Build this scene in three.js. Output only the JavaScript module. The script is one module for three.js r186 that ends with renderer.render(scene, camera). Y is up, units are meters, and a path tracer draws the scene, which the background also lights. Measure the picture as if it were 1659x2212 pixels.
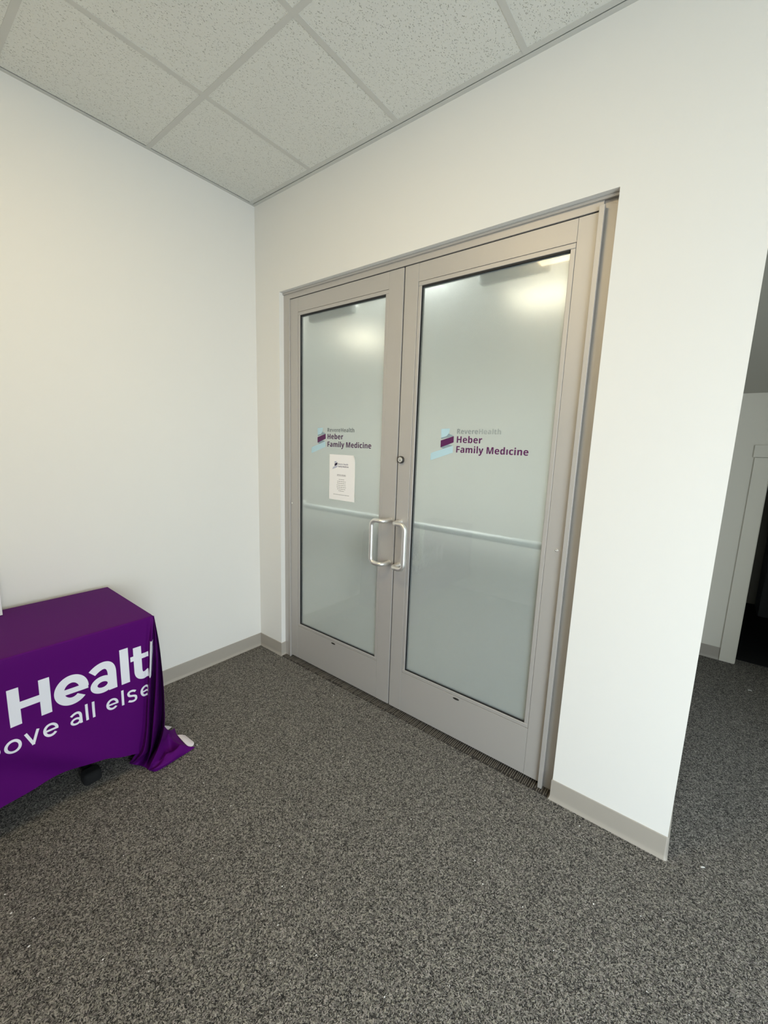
import * as THREE from 'three';
import { RoundedBoxGeometry } from 'three/addons/geometries/RoundedBoxGeometry.js';
import { mergeGeometries, mergeVertices } from 'three/addons/utils/BufferGeometryUtils.js';
import { RectAreaLightUniformsLib } from 'three/addons/lights/RectAreaLightUniformsLib.js';
import { FontLoader } from 'three/addons/loaders/FontLoader.js';

// ------------------------------------------------------------------ camera, light, exposure
const scene = new THREE.Scene();
const renderer = new THREE.WebGLRenderer({ antialias: true });
renderer.toneMapping = THREE.LinearToneMapping;
renderer.toneMappingExposure = 1.0;
renderer.shadowMap.enabled = true;
RectAreaLightUniformsLib.init();

const camera = new THREE.PerspectiveCamera(2 * Math.atan(1106 / 895.62) * 180 / Math.PI, 1659 / 2212, 0.02, 60);
camera.rotation.order = 'YXZ';
camera.position.set(2.573, 1.5734, 1.8006);
camera.rotation.set(-0.1644, 0.6634, 0.0342);

const SKY = new THREE.Color(0.72, 0.86, 1.0);
scene.background = new THREE.Color().copy(SKY).multiplyScalar(0.8);          // bright overcast sky outside the shop window
function areaLight(w, h, color, intensity, pos, look) {
  const l = new THREE.RectAreaLight(color, intensity, w, h);
  l.position.set(...pos); l.lookAt(...look); l.castShadow = true; scene.add(l); return l;
}
// daylight entering through the shop window on the right
areaLight(2.9, 2.1, new THREE.Color(0.79, 0.91, 1.0), 11.8, [5.10, 1.25, 2.7], [0, -2.0, 2.7]);   // skylight falls inwards and down
const LAMP = new THREE.Color(1.0, 0.78, 0.45);                                // warm white of the ceiling panels
const WARM = new THREE.Color(1.0, 0.86, 0.66);                                // dimmed panels deeper in the office
const OFFICE_FILL = new THREE.Color(0.96, 0.97, 0.92);                           // added, unseen fill lamps in the office behind the doors
const LAMP_POWER = 10.3;

// ------------------------------------------------------------------ measures (metres)
const H = 3.0722;                       // underside of the ceiling grid
const XO1 = 0.2514, XO2 = 2.1863, HO = 2.506;    // opening for the double door
const XR = 2.6203;                      // free end of the door wall
const GX = 0.5866, GZ = 0.662, G = 0.61;         // ceiling grid

// ------------------------------------------------------------------ helpers
let seedState = 12345;
function rnd() { seedState = (seedState + 0x6d2b79f5) | 0; let t = Math.imul(seedState ^ (seedState >>> 15), 1 | seedState); t = (t + Math.imul(t ^ (t >>> 7), 61 | t)) ^ t; return ((t ^ (t >>> 14)) >>> 0) / 4294967296; }
const used = {};
function numbered(name) {
  const k = used[name] = (used[name] ?? -1) + 1;
  return k ? name + '_' + String(k).padStart(3, '0') : name;
}
function tag(o, label, category, group, kind) {
  if (label) o.userData.label = label;
  if (category) o.userData.category = category;
  if (group) o.userData.group = group;
  if (kind) o.userData.kind = kind;
  return o;
}
function mesh(name, geo, mat, parent = scene) {
  const m = new THREE.Mesh(geo, mat);
  m.name = parent === scene ? numbered(name) : name;
  m.castShadow = m.receiveShadow = true;
  if (parent !== scene) {
    const c = parent.userData.names ??= {};
    const k = c[name] = (c[name] ?? -1) + 1;
    if (k) m.name = name + '_' + String(k).padStart(3, '0');
  }
  parent.add(m); return m;
}
function group(name, pos = [0, 0, 0]) { const g = new THREE.Group(); g.name = numbered(name); g.position.set(...pos); scene.add(g); return g; }
function struct(name, geo, mat, label) { const m = mesh(name, geo, mat); m.name = name; return tag(m, label, null, null, 'structure'); }
function box(x0, x1, y0, y1, z0, z1, r = 0) {
  const w = x1 - x0, h = y1 - y0, d = z1 - z0;
  const g = r > 0 ? new RoundedBoxGeometry(w, h, d, 2, Math.min(r, w / 2.01, h / 2.01, d / 2.01)) : new THREE.BoxGeometry(w, h, d);
  g.translate((x0 + x1) / 2, (y0 + y1) / 2, (z0 + z1) / 2);
  return metreUV(g);
}
function metreUV(g, du = 0, dv = 0) {           // texture coordinates in metres, by the way a face points
  if (!g.attributes.normal) g.computeVertexNormals();
  const p = g.attributes.position, n = g.attributes.normal, uv = new Float32Array(p.count * 2);
  for (let i = 0; i < p.count; i++) {
    const ax = Math.abs(n.getX(i)), ay = Math.abs(n.getY(i)), az = Math.abs(n.getZ(i));
    const [u, v] = ay >= ax && ay >= az ? [p.getX(i), p.getZ(i)] : ax >= az ? [p.getZ(i), p.getY(i)] : [p.getX(i), p.getY(i)];
    uv[i * 2] = u + du; uv[i * 2 + 1] = v + dv;
  }
  g.setAttribute('uv', new THREE.BufferAttribute(uv, 2));
  return g;
}
function merge(list) { return mergeGeometries(list.map((g) => (g.index ? g.toNonIndexed() : g))); }
function tube(pts, r, seg = 40, rad = 14, tension = 0.5) {
  const c = new THREE.CatmullRomCurve3(pts.map((p) => new THREE.Vector3(...p)), false, 'catmullrom', tension);
  return new THREE.TubeGeometry(c, seg, r, rad, false);
}
function cylinder(r, len, axis, pos, seg = 28) {
  const g = new THREE.CylinderGeometry(r, r, len, seg);
  if (axis === 'z') g.rotateX(Math.PI / 2);
  if (axis === 'x') g.rotateZ(Math.PI / 2);
  g.translate(...pos); return g;
}
function lathe(profile, pos, axis = 'z', seg = 40) {
  const g = new THREE.LatheGeometry(profile.map(([r, y]) => new THREE.Vector2(r, y)), seg);
  if (axis === 'z') g.rotateX(Math.PI / 2);
  g.translate(...pos); return g;
}
function canvasTexture(c, srgb, rx = 1, ry = 1, wrap = THREE.RepeatWrapping) {
  const t = new THREE.CanvasTexture(c);
  t.wrapS = t.wrapT = wrap; t.repeat.set(rx, ry); t.magFilter = THREE.LinearFilter;
  if (srgb) t.colorSpace = THREE.SRGBColorSpace;
  return t;
}
function makeCanvas(w, h) { const c = document.createElement('canvas'); c.width = w; c.height = h; return [c, c.getContext('2d')]; }

// ------------------------------------------------------------------ materials
function carpetTexture() {
  const S = 2048, [c, x] = makeCanvas(S, S), M = 1.2 / S;               // one repeat is 1.2 m
  x.fillStyle = 'rgb(40,39,35)'; x.fillRect(0, 0, S, S);
  x.lineCap = 'round';
  const layers = [[36000, 0.40, 0.0032], [86000, 0.70, 0.0027], [104000, 1.0, 0.0021]];
  for (const [n, top, wide] of layers) {
    for (let i = 0; i < n; i++) {
      const px = rnd() * S, py = rnd() * S, a = rnd() * 6.283, l = (0.0032 + 0.0052 * rnd()) / M, b = (rnd() - 0.5) * 1.6;
      const v = top * (0.45 + 0.65 * rnd()), tint = rnd();
      const k = 38 + 134 * v;
      x.strokeStyle = `rgb(${k * 1.02 + (tint > 0.7 ? 5 : 1) | 0},${k | 0},${k * (0.91 + 0.06 * tint) | 0})`;
      x.lineWidth = wide * (0.65 + 0.6 * rnd()) / M;
      for (const ox of [0, px < 40 ? S : px > S - 40 ? -S : 0]) for (const oy of [0, py < 40 ? S : py > S - 40 ? -S : 0]) {
        if ((ox === 0) !== (oy === 0) && false) continue;
        const X = px + ox, Y = py + oy, dx = Math.cos(a) * l / 2, dy = Math.sin(a) * l / 2;
        x.beginPath(); x.moveTo(X - dx, Y - dy); x.quadraticCurveTo(X - dy * b, Y + dx * b, X + dx, Y + dy); x.stroke();
        if (!ox && !oy && px > 40 && px < S - 40 && py > 40 && py < S - 40) break;
      }
    }
    x.fillStyle = 'rgba(22,21,19,0.16)'; x.fillRect(0, 0, S, S);
  }
  x.lineCap = 'round';
  for (let i = 0; i < 34000; i++) {                                      // dark gaps between the loops
    const px = rnd() * S, py = rnd() * S, a = rnd() * 6.283, l = (0.002 + 0.0045 * rnd()) / M;
    x.strokeStyle = `rgba(18,17,15,${0.5 + 0.4 * rnd()})`; x.lineWidth = (0.0010 + 0.0014 * rnd()) / M;
    x.beginPath(); x.moveTo(px, py); x.lineTo(px + Math.cos(a) * l, py + Math.sin(a) * l); x.stroke();
  }
  return c;
}
function tileTexture() {                                                  // pinholes and short fissures of a mineral fibre tile
  const S = 1024, [c, x] = makeCanvas(S, S), [cb, xb] = makeCanvas(S, S), M = G / S;
  x.fillStyle = 'rgb(226,227,221)'; x.fillRect(0, 0, S, S); xb.fillStyle = 'rgb(200,200,200)'; xb.fillRect(0, 0, S, S);
  for (let i = 0; i < 16000; i++) {
    const px = rnd() * S, py = rnd() * S, r = (0.0004 + 0.0009 * rnd()) / M, k = 205 + 40 * rnd() | 0;
    x.fillStyle = `rgba(${k},${k},${k - 12},0.55)`; x.beginPath(); x.ellipse(px, py, r * 1.6, r, rnd() * 3.14, 0, 6.283); x.fill();
    xb.fillStyle = k > 222 ? 'rgba(240,240,240,0.5)' : 'rgba(150,150,150,0.5)'; xb.beginPath(); xb.arc(px, py, r * 1.3, 0, 6.283); xb.fill();
  }
  for (let i = 0; i < 3000; i++) {
    const px = rnd() * S, py = rnd() * S, a = 1.57 + (rnd() - 0.5) * 1.4, long = rnd() < 0.12, l = (long ? 0.003 + 0.006 * rnd() : 0.0010 + 0.0022 * rnd()) / M;
    for (const [q, col] of [[x, `rgba(112,110,98,${0.28 + 0.5 * rnd()})`], [xb, 'rgb(40,40,40)']]) {
      q.strokeStyle = col; q.lineWidth = (0.0009 + 0.0010 * (i % 7) / 6) / M; q.lineCap = 'round';
      q.beginPath(); q.moveTo(px, py); q.quadraticCurveTo(px + Math.cos(a + 0.5) * l / 2, py + Math.sin(a + 0.5) * l / 2, px + Math.cos(a) * l, py + Math.sin(a) * l); q.stroke();
    }
  }
  return [c, cb];
}
function paintBump() {                                                    // roller stipple of painted plasterboard
  const S = 512, [c, x] = makeCanvas(S, S);
  x.fillStyle = 'rgb(128,128,128)'; x.fillRect(0, 0, S, S);
  for (let i = 0; i < 9000; i++) {
    const r = 2 + 5 * rnd(), px = rnd() * S, py = rnd() * S, k = rnd() < 0.5 ? 96 : 160;
    x.fillStyle = `rgba(${k},${k},${k},0.22)`;
    for (const ox of [0, S, -S]) for (const oy of [0, S, -S]) { if (px + ox < -9 || px + ox > S + 9 || py + oy < -9 || py + oy > S + 9) continue; x.beginPath(); x.ellipse(px + ox, py + oy, r, r * 0.7, i, 0, 6.283); x.fill(); }
  }
  return c;
}
function brushedBump() {
  const [c, x] = makeCanvas(512, 512);
  x.fillStyle = 'rgb(128,128,128)'; x.fillRect(0, 0, 512, 512);
  for (let i = 0; i < 5000; i++) { const k = 100 + 56 * rnd() | 0; x.fillStyle = `rgba(${k},${k},${k},0.25)`; x.fillRect(rnd() * 512, rnd() * 512, 1, 60 + 200 * rnd()); }
  return c;
}
const carpetCanvas = carpetTexture();
const [tileCanvas, tileBumpCanvas] = tileTexture();
const paintCanvas = paintBump();
const std = (o) => new THREE.MeshStandardMaterial(o), phys = (o) => new THREE.MeshPhysicalMaterial(o);
const lin = (r, g, b) => new THREE.Color().setRGB(r, g, b);
const M = {
  carpet: std({ map: canvasTexture(carpetCanvas, true, 1 / 1.2, 1 / 1.2), bumpMap: canvasTexture(carpetCanvas, false, 1 / 1.2, 1 / 1.2), bumpScale: 0.003, roughness: 1 }),
  wall: std({ color: lin(0.80, 0.785, 0.74), roughness: 0.85, bumpMap: canvasTexture(paintCanvas, false, 4, 4), bumpScale: 0.0002 }),
  tile: std({ map: canvasTexture(tileCanvas, true, 1 / G, 1 / G), bumpMap: canvasTexture(tileBumpCanvas, false, 1 / G, 1 / G), bumpScale: 0.0012, roughness: 1 }),
  grid: std({ color: lin(0.62, 0.62, 0.58), roughness: 0.6 }),
  shadowGap: std({ color: lin(0.1, 0.1, 0.09), roughness: 1 }),
  base: std({ color: lin(0.39, 0.355, 0.305), roughness: 0.55 }),
  metal: phys({ color: lin(0.52, 0.495, 0.465), metalness: 0.4, roughness: 0.5, bumpMap: canvasTexture(brushedBump(), false, 3, 3), bumpScale: 0.00004 }),
  bright: std({ color: lin(0.80, 0.785, 0.75), metalness: 0.85, roughness: 0.36 }),
  dark: std({ color: lin(0.06, 0.055, 0.05), metalness: 0.6, roughness: 0.4 }),
  gasket: std({ color: lin(0.008, 0.008, 0.009), roughness: 0.6 }),
  glass: phys({ color: lin(0.82, 0.90, 0.89), transmission: 0.78, thickness: 0.01, ior: 1.45, roughness: 0.26, clearcoat: 1, clearcoatRoughness: 0.03 }),
  clear: phys({ color: lin(0.98, 0.99, 0.98), transmission: 1, thickness: 0, roughness: 0, ior: 1.5 }),
  dimPurpleVinyl: std({ color: lin(0.060, 0.010, 0.065), roughness: 0.5 }),  // the purple vinyl again, darkened for the dimmer light on the left leaf
  purpleVinyl: std({ color: lin(0.095, 0.006, 0.085), roughness: 0.45 }),
  greyVinyl: std({ color: lin(0.19, 0.215, 0.215), roughness: 0.6 }),
  paleVinyl: std({ color: lin(0.27, 0.305, 0.30), roughness: 0.6 }),  // grey vinyl on the right leaf, lightened to include the glare
  faintVinyl: std({ color: lin(0.34, 0.375, 0.36), roughness: 0.6 }),  // palest of the greys, right leaf only
  blueVinyl: std({ color: lin(0.48, 0.68, 0.76), roughness: 0.5 }),
  foldVinyl: std({ color: lin(0.26, 0.35, 0.40), roughness: 0.5 }),
  white: std({ color: lin(0.80, 0.79, 0.77), roughness: 0.6 }),
  lining: phys({ color: lin(0.74, 0.68, 0.72), roughness: 0.8, side: THREE.DoubleSide }),
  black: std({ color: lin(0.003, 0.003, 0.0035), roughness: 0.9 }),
  tableTop: std({ color: lin(0.35, 0.33, 0.30), roughness: 0.6 }),
  warmedWall: std({ color: lin(0.76, 0.73, 0.645), roughness: 0.85 }),  // wall paint warmed, like casing and soffit, in place of corridor lamp light
  casing: std({ color: lin(0.72, 0.69, 0.60), roughness: 0.5 }),
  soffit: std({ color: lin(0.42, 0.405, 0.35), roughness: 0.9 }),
  pushBar: std({ color: lin(0.38, 0.385, 0.375), metalness: 0.3, roughness: 0.5 }),
  closer: std({ color: lin(0.05, 0.055, 0.055), roughness: 0.5 }),
  cabinet: std({ color: lin(0.16, 0.17, 0.185), roughness: 0.5 }),
  diffuser: std({ color: lin(0.9, 0.88, 0.8), emissive: LAMP, emissiveIntensity: LAMP_POWER, roughness: 0.6 }),
  fillDiffuser: std({ color: lin(0.9, 0.9, 0.88), emissive: OFFICE_FILL, emissiveIntensity: 20, roughness: 0.6 }),  // glow of the added, unseen office lamps
  officeDiffuser: std({ color: lin(0.9, 0.88, 0.8), emissive: WARM, emissiveIntensity: 1.5, roughness: 0.6 }),
  paving: std({ color: lin(0.42, 0.40, 0.37), roughness: 0.95 }),
};
// ------------------------------------------------------------------ room shell
struct('floor', box(-4, 5.8, -0.2, 0, -5.2, 5.16), M.carpet, 'dark grey flecked loop pile carpet over the whole floor');
struct('wall_left', box(-0.12, 0, 0, 3.2, 0, 2.3), M.wall, 'white painted wall behind the purple table');
{
  const s = new THREE.Shape();
  s.moveTo(-0.12, 0); s.lineTo(XO1, 0); s.lineTo(XO1, HO); s.lineTo(XO2, HO); s.lineTo(XO2, 0); s.lineTo(XR, 0); s.lineTo(XR, 3.2); s.lineTo(-0.12, 3.2); s.closePath();
  const g = new THREE.ExtrudeGeometry(s, { depth: 0.15, bevelEnabled: false }); g.translate(0, 0, -0.15);
  struct('wall_door', metreUV(g), M.wall, 'white painted wall around the grey double door');
}
struct('wall_front', box(0, 3.3, 0, 3.2, 2.18, 2.3), M.wall, 'unseen white wall close behind the camera, placed to shade the left side');  // its free end is set to block window light from the left
struct('wall_front_return', box(3.18, 3.3, 0, 3.2, 2.3, 5.0), M.wall, 'white wall running back from the corner behind the camera');
struct('wall_back', box(3.18, 5.8, 0, 3.2, 5.0, 5.16), M.wall, 'white wall at the far side of the shop behind the camera');
{
  const s = new THREE.Shape();                      // right wall with the shop window, drawn over (z, y)
  s.moveTo(-0.2, 0); s.lineTo(1.2, 0); s.lineTo(1.2, 2.25); s.lineTo(4.2, 2.25); s.lineTo(4.2, 0); s.lineTo(5.16, 0); s.lineTo(5.16, 3.2); s.lineTo(-0.2, 3.2); s.closePath();
  const g = new THREE.ExtrudeGeometry(s, { depth: 0.16, bevelEnabled: false }); g.rotateY(-Math.PI / 2); g.translate(5.76, 0, 0);
  struct('wall_right', metreUV(g), M.wall, 'white wall with the shop window, right of the camera');
}
struct('wall_corridor', box(2.53, XR, 0, 3.2, -2.2, -0.15), M.wall, 'white wall behind the double door on the corridor side');
{
  const s = new THREE.Shape();                      // far wall of the corridor with a low cased opening
  s.moveTo(2.53, 0); s.lineTo(2.885, 0); s.lineTo(2.885, 1.56); s.lineTo(3.2, 1.56); s.lineTo(3.2, 0); s.lineTo(5.3, 0); s.lineTo(5.3, 3.2); s.lineTo(2.53, 3.2); s.closePath();
  const g = new THREE.ExtrudeGeometry(s, { depth: 0.12, bevelEnabled: false }); g.translate(0, 0, -2.32);
  struct('wall_far', metreUV(g), M.warmedWall, 'white wall at the end of the corridor, its colour warmed for lamp light');
}
struct('wall_corridor_right', box(3.75, 5.76, 0, 3.2, -2.2, -0.2), M.wall, 'unseen white wall block right of the corridor, placed to hold back daylight');  // sized to block window light from the end of the corridor
struct('nook_dark_sheet', box(2.6, 4.0, 0.001, 0.006, -4.0, -2.30), M.black, 'black sheet laid over the carpet as the darkness of the unlit nook');  // black sheet over the carpet stands in for the unlit floor
struct('wall_nook_left', box(2.53, 2.6, 0, 3.2, -4.0, -2.32), M.soffit, 'left wall added to keep the nook unlit');  // nook sides and ceiling are added, in a greyer colour, to darken it
struct('wall_nook_right', box(4.0, 4.1, 0, 3.2, -4.0, -2.32), M.soffit, 'right wall added to keep the nook unlit');
struct('ceiling_nook', box(2.53, 4.1, 1.7, 1.76, -4.0, -2.32), M.soffit, 'low ceiling added to keep the nook unlit');
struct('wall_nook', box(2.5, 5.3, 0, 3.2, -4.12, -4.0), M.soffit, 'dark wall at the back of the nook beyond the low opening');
{
  const s = new THREE.Shape();                      // sloping underside over the end of the corridor, drawn over (z, y)
  s.moveTo(-2.2, 2.012); s.lineTo(-2.2, 3.2); s.lineTo(-0.9, 3.2); s.lineTo(-0.9, 3.10); s.closePath();
  const g = new THREE.ExtrudeGeometry(s, { depth: 1.12, bevelEnabled: false }); g.rotateY(-Math.PI / 2); g.translate(XR + 1.12, 0, 0);
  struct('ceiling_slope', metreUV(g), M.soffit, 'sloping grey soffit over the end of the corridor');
}
struct('wall_office_left', box(-4, -3.88, 0, 3.2, -5.2, -0.15), M.wall, 'left wall of the office behind the glass doors');
struct('wall_office_back', box(-4, 2.53, 0, 3.2, -4.3, -4.18), M.wall, 'back wall of the office behind the glass doors');
struct('wall_office_front', box(-4, -0.12, 0, 3.2, -0.15, 0), M.wall, 'office wall continuing the door wall to the left');

// ------------------------------------------------------------------ suspended ceiling
{
  const c = group('ceiling'); c.name = 'ceiling'; tag(c, 'suspended ceiling of white fissured tiles in a grey metal grid', null, null, 'structure');
  mesh('ceiling_slab', box(-4, 5.8, 3.12, 3.3, -5.2, 5.16), M.white, c);
  const xs = [], zs = [];
  for (let x = GX; x < 5.6; x += G) xs.push(x);
  for (let z = GZ; z < 5.0; z += G) zs.push(z);
  const ex = [0, ...xs, 5.6], ez = [0, ...zs, 5.0];
  for (let i = 0; i + 1 < ex.length; i++) for (let j = 0; j + 1 < ez.length; j++) {
    if (Math.abs(ex[i] - GX - G) < 0.01 && Math.abs(ez[j] - GZ - G) < 0.01) continue;          // the lamp takes this bay
    const g = box(ex[i] + (i ? 0.004 : 0.023), ex[i + 1] - 0.004, H + 0.0016, H + 0.018, ez[j] + (j ? 0.004 : 0.032), ez[j + 1] - 0.004);
    metreUV(g, rnd() * 7, rnd() * 7);
    mesh('ceiling_tile', g, M.tile, c);
  }
  const w = 0.012, t = 0.0016;
  const ledge = 0.019;                                                                              // wall angle
  for (const z of zs) mesh('main_tee', box(ledge, 5.6, H, H + t, z - w, z + w), M.grid, c);
  for (const x of xs) for (let j = 0; j + 1 < ez.length; j++) mesh('cross_tee', box(x - w, x + w, H, H + t, ez[j] + (j ? w : 0.0245), ez[j + 1] - w), M.grid, c);
  // along the door wall a tee lies right beside the wall angle, with a dark gap between
  mesh('border_tee', box(ledge, 5.6, H + 0.0004, H + t, 0.0245, 0.049), M.grid, c);
  mesh('wall_angle', box(0, 5.6, H - 0.001, H + t, 0, 0.0205), M.grid, c);
  mesh('wall_angle', box(0, ledge, H - 0.001, H + t, 0.0205, 5.0), M.grid, c);
  mesh('wall_angle', box(5.581, 5.6, H - 0.001, H + t, 0, 5.0), M.grid, c);
}
function troffer(x, z, y, label, power = LAMP_POWER, glow = M.diffuser, color = LAMP) {
  const o = group('ceiling_light', [x, y, z]); tag(o, label, 'ceiling light');
  const f = 0.302, b = 0.028;
  mesh('light_frame', merge([box(-f, f, 0.001, 0.03, -f, -f + b), box(-f, f, 0.001, 0.03, f - b, f), box(-f, -f + b, 0.001, 0.03, -f + b, f - b), box(f - b, f, 0.001, 0.03, -f + b, f - b)]), M.grid, o);
  mesh('diffuser', box(-f + b, f - b, 0.010, 0.02, -f + b, f - b), glow, o);
  mesh('housing', box(-f + 0.01, f - 0.01, 0.03, 0.046, -f + 0.01, f - 0.01), M.grid, o);
  areaLight(0.52, 0.52, color, power, [x, y + 0.007, z], [x, 0, z]);
  return o;
}
troffer(GX + 1.5 * G, GZ + 1.5 * G, H, 'square ceiling light panel above the carpet in front of the double door');
troffer(-0.95, -2.2, 2.82, 'glowing ceiling light seen blurred through the left glass door', 3.0, M.officeDiffuser, WARM);
troffer(1.30, -1.9, 2.82, 'glowing ceiling light seen blurred through the right glass door', 1.4, M.officeDiffuser, WARM);
troffer(0.76, -0.62, 2.82, 'added unseen light behind the double door that brightens the frosted glass', 56, M.fillDiffuser, OFFICE_FILL);  // these two are added out of view to brighten the frosted glass
troffer(-1.6, -0.62, 2.82, 'added unseen light at the left of the office that brightens the frosted glass', 56, M.fillDiffuser, OFFICE_FILL);
struct('ceiling_office', box(-3.88, 2.53, 2.84, 2.9, -4.18, -0.15), M.white, 'white ceiling of the office behind the glass doors');

// ------------------------------------------------------------------ cove baseboards
function coveBase(name, pts, label) {                // sweep of the cove profile along the foot of a wall; the wall is on the left of the path
  const prof = [[0, 0.0992], [0.003, 0.0992], [0.004, 0.097], [0.004, 0.024], [0.0045, 0.017], [0.006, 0.011], [0.008, 0.006], [0.0095, 0.003], [0.0098, 0], [0, 0]];
  const P = [], N = [];
  const dirs = pts.slice(1).map((p, i) => new THREE.Vector2(p[0] - pts[i][0], p[1] - pts[i][1]).normalize());
  pts.forEach((p, i) => {
    const a = dirs[Math.max(0, i - 1)], b = dirs[Math.min(dirs.length - 1, i)];
    const na = new THREE.Vector2(-a.y, a.x), nb = new THREE.Vector2(-b.y, b.x), m = na.clone().add(nb); m.multiplyScalar(2 / m.lengthSq());
    N.push(m); P.push(p);
  });
  const pos = [];
  for (let i = 0; i + 1 < P.length; i++) for (let k = 0; k + 1 < prof.length; k++) {
    const v = (j, q) => [P[j][0] + N[j].x * prof[q][0], prof[q][1], P[j][1] + N[j].y * prof[q][0]];
    const A = v(i, k), B = v(i + 1, k), C = v(i + 1, k + 1), D = v(i, k + 1);
    pos.push(...A, ...B, ...C, ...A, ...C, ...D);
  }
  for (const [j, flip] of [[0, 0], [P.length - 1, 1]]) for (let k = 1; k + 1 < prof.length - 1; k++) {
    const v = (q) => [P[j][0] + N[j].x * prof[q][0], prof[q][1], P[j][1] + N[j].y * prof[q][0]];
    pos.push(...v(prof.length - 1), ...(flip ? [...v(k), ...v(k + 1)] : [...v(k + 1), ...v(k)]));
  }
  const g = new THREE.BufferGeometry(); g.setAttribute('position', new THREE.Float32BufferAttribute(pos, 3)); g.computeVertexNormals();
  const m = struct(name, metreUV(g), M.base, label); m.material = M.base; return m;
}
M.base.side = THREE.DoubleSide;
coveBase('baseboard_left', [[0, 2.18], [0, 0], [XO1, 0], [XO1, -0.036]], 'taupe vinyl cove base along the left wall and into the door recess');
coveBase('baseboard_door', [[XO2, -0.044], [XO2, 0], [XR - 0.004, 0], [XR - 0.0012, -0.0012], [XR, -0.004], [XR, -2.2], [2.803, -2.2]], 'taupe vinyl cove base around the free end of the door wall');
coveBase('baseboard_right', [[5.6, -0.2], [5.6, 1.2]], 'taupe vinyl cove base along the right wall');

// ------------------------------------------------------------------ door frame, threshold
const FZ = -0.0356;                                   // front plane of frame and doors
{
  const f = group('trim_1'); f.name = 'trim_1'; tag(f, 'grey aluminium frame around the double door', null, null, 'structure');
  mesh('left_jamb', box(XO1, 0.3085, 0, HO - 0.002, -0.15, FZ, 0.0015), M.metal, f);
  mesh('right_jamb', box(2.1305, XO2, 0, HO - 0.002, -0.15, FZ - 0.010, 0.0015), M.metal, f);
  mesh('head_frame', box(0.3085, 2.1305, 2.464, HO - 0.002, -0.15, FZ, 0.0015), M.metal, f);
  mesh('head_bead', box(XO1, XO2, HO - 0.012, HO - 0.001, FZ, FZ + 0.010, 0.002), M.metal, f);
  mesh('head_gap_dark', box(0.325, 2.114, 2.4588, 2.4640, -0.080, -0.044), M.gasket, f);  // black strip added so the gap above the doors looks dark
  mesh('door_stop', merge([box(0.3085, 0.325, 0, 2.464, -0.12, -0.086), box(2.114, 2.1305, 0, 2.464, -0.12, -0.086), box(0.325, 2.114, 2.446, 2.464, -0.12, -0.086)]), M.gasket, f);
}
{
  const t = group('trim_2'); t.name = 'trim_2'; tag(t, 'ribbed dark brown carpet strip under the double door', null, null, 'structure');
  const ribs = [];
  for (let x = XO1 + 0.004; x < XO2 - 0.01; x += 0.007 + 0.006 * rnd()) { const hgt = 0.0038 + 0.002 * rnd(), w = 0.0022 + 0.0016 * rnd(); ribs.push(box(x, x + w, 0.002, hgt, -0.15, -0.012 + 0.026 * rnd())); }
  mesh('strip_back', box(XO1, XO2, 0.0002, 0.0026, -0.15, 0.004), std({ color: lin(0.035, 0.03, 0.025), roughness: 1 }), t);
  const r = mesh('strip_ribs', merge(ribs), std({ color: lin(0.15, 0.13, 0.105), roughness: 1 }), t); r.userData.kind = 'stuff';
}

// ------------------------------------------------------------------ lettering (cut vinyl) and the ribbon emblem
const font = await new FontLoader().loadAsync('fonts/droid/droid_sans_bold.typeface.json');
function lettering(text, width, capHeight, undotted = -1) {
  let shapes = font.generateShapes(text, 1);
  let g = new THREE.ShapeGeometry(shapes, 6); g.computeBoundingBox();
  const b0 = g.boundingBox, cap = new THREE.ShapeGeometry(font.generateShapes('H', 1)); cap.computeBoundingBox();
  const sx = width / (b0.max.x - b0.min.x), sy = capHeight / (cap.boundingBox.max.y - cap.boundingBox.min.y);
  if (undotted >= 0) {                                // the dot of one letter i has come off
    const isDot = (s) => { const p = s.getPoints(4); return Math.min(...p.map((q) => q.y)) > 0.55 * (cap.boundingBox.max.y) * 1.2 && Math.max(...p.map((q) => q.x)) - Math.min(...p.map((q) => q.x)) < 0.25; };
    let k = -1; shapes = shapes.filter((s) => !(isDot(s) && ++k === undotted));
  }
  g = new THREE.ExtrudeGeometry(shapes, { depth: 0.0004, bevelEnabled: false, curveSegments: 8 });
  g.translate(-b0.min.x, 0, 0); g.scale(sx, sy, 1);
  return g;
}
function polygon(pts, curveFrom = []) {
  const s = new THREE.Shape(); s.moveTo(...pts[0]);
  for (let i = 1; i < pts.length; i++) curveFrom.includes(i) ? (s.quadraticCurveTo(...pts[i], ...pts[i + 1]), i++) : s.lineTo(...pts[i]);
  s.closePath();
  return new THREE.ExtrudeGeometry(s, { depth: 0.0004, bevelEnabled: false, curveSegments: 10 });
}

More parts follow.
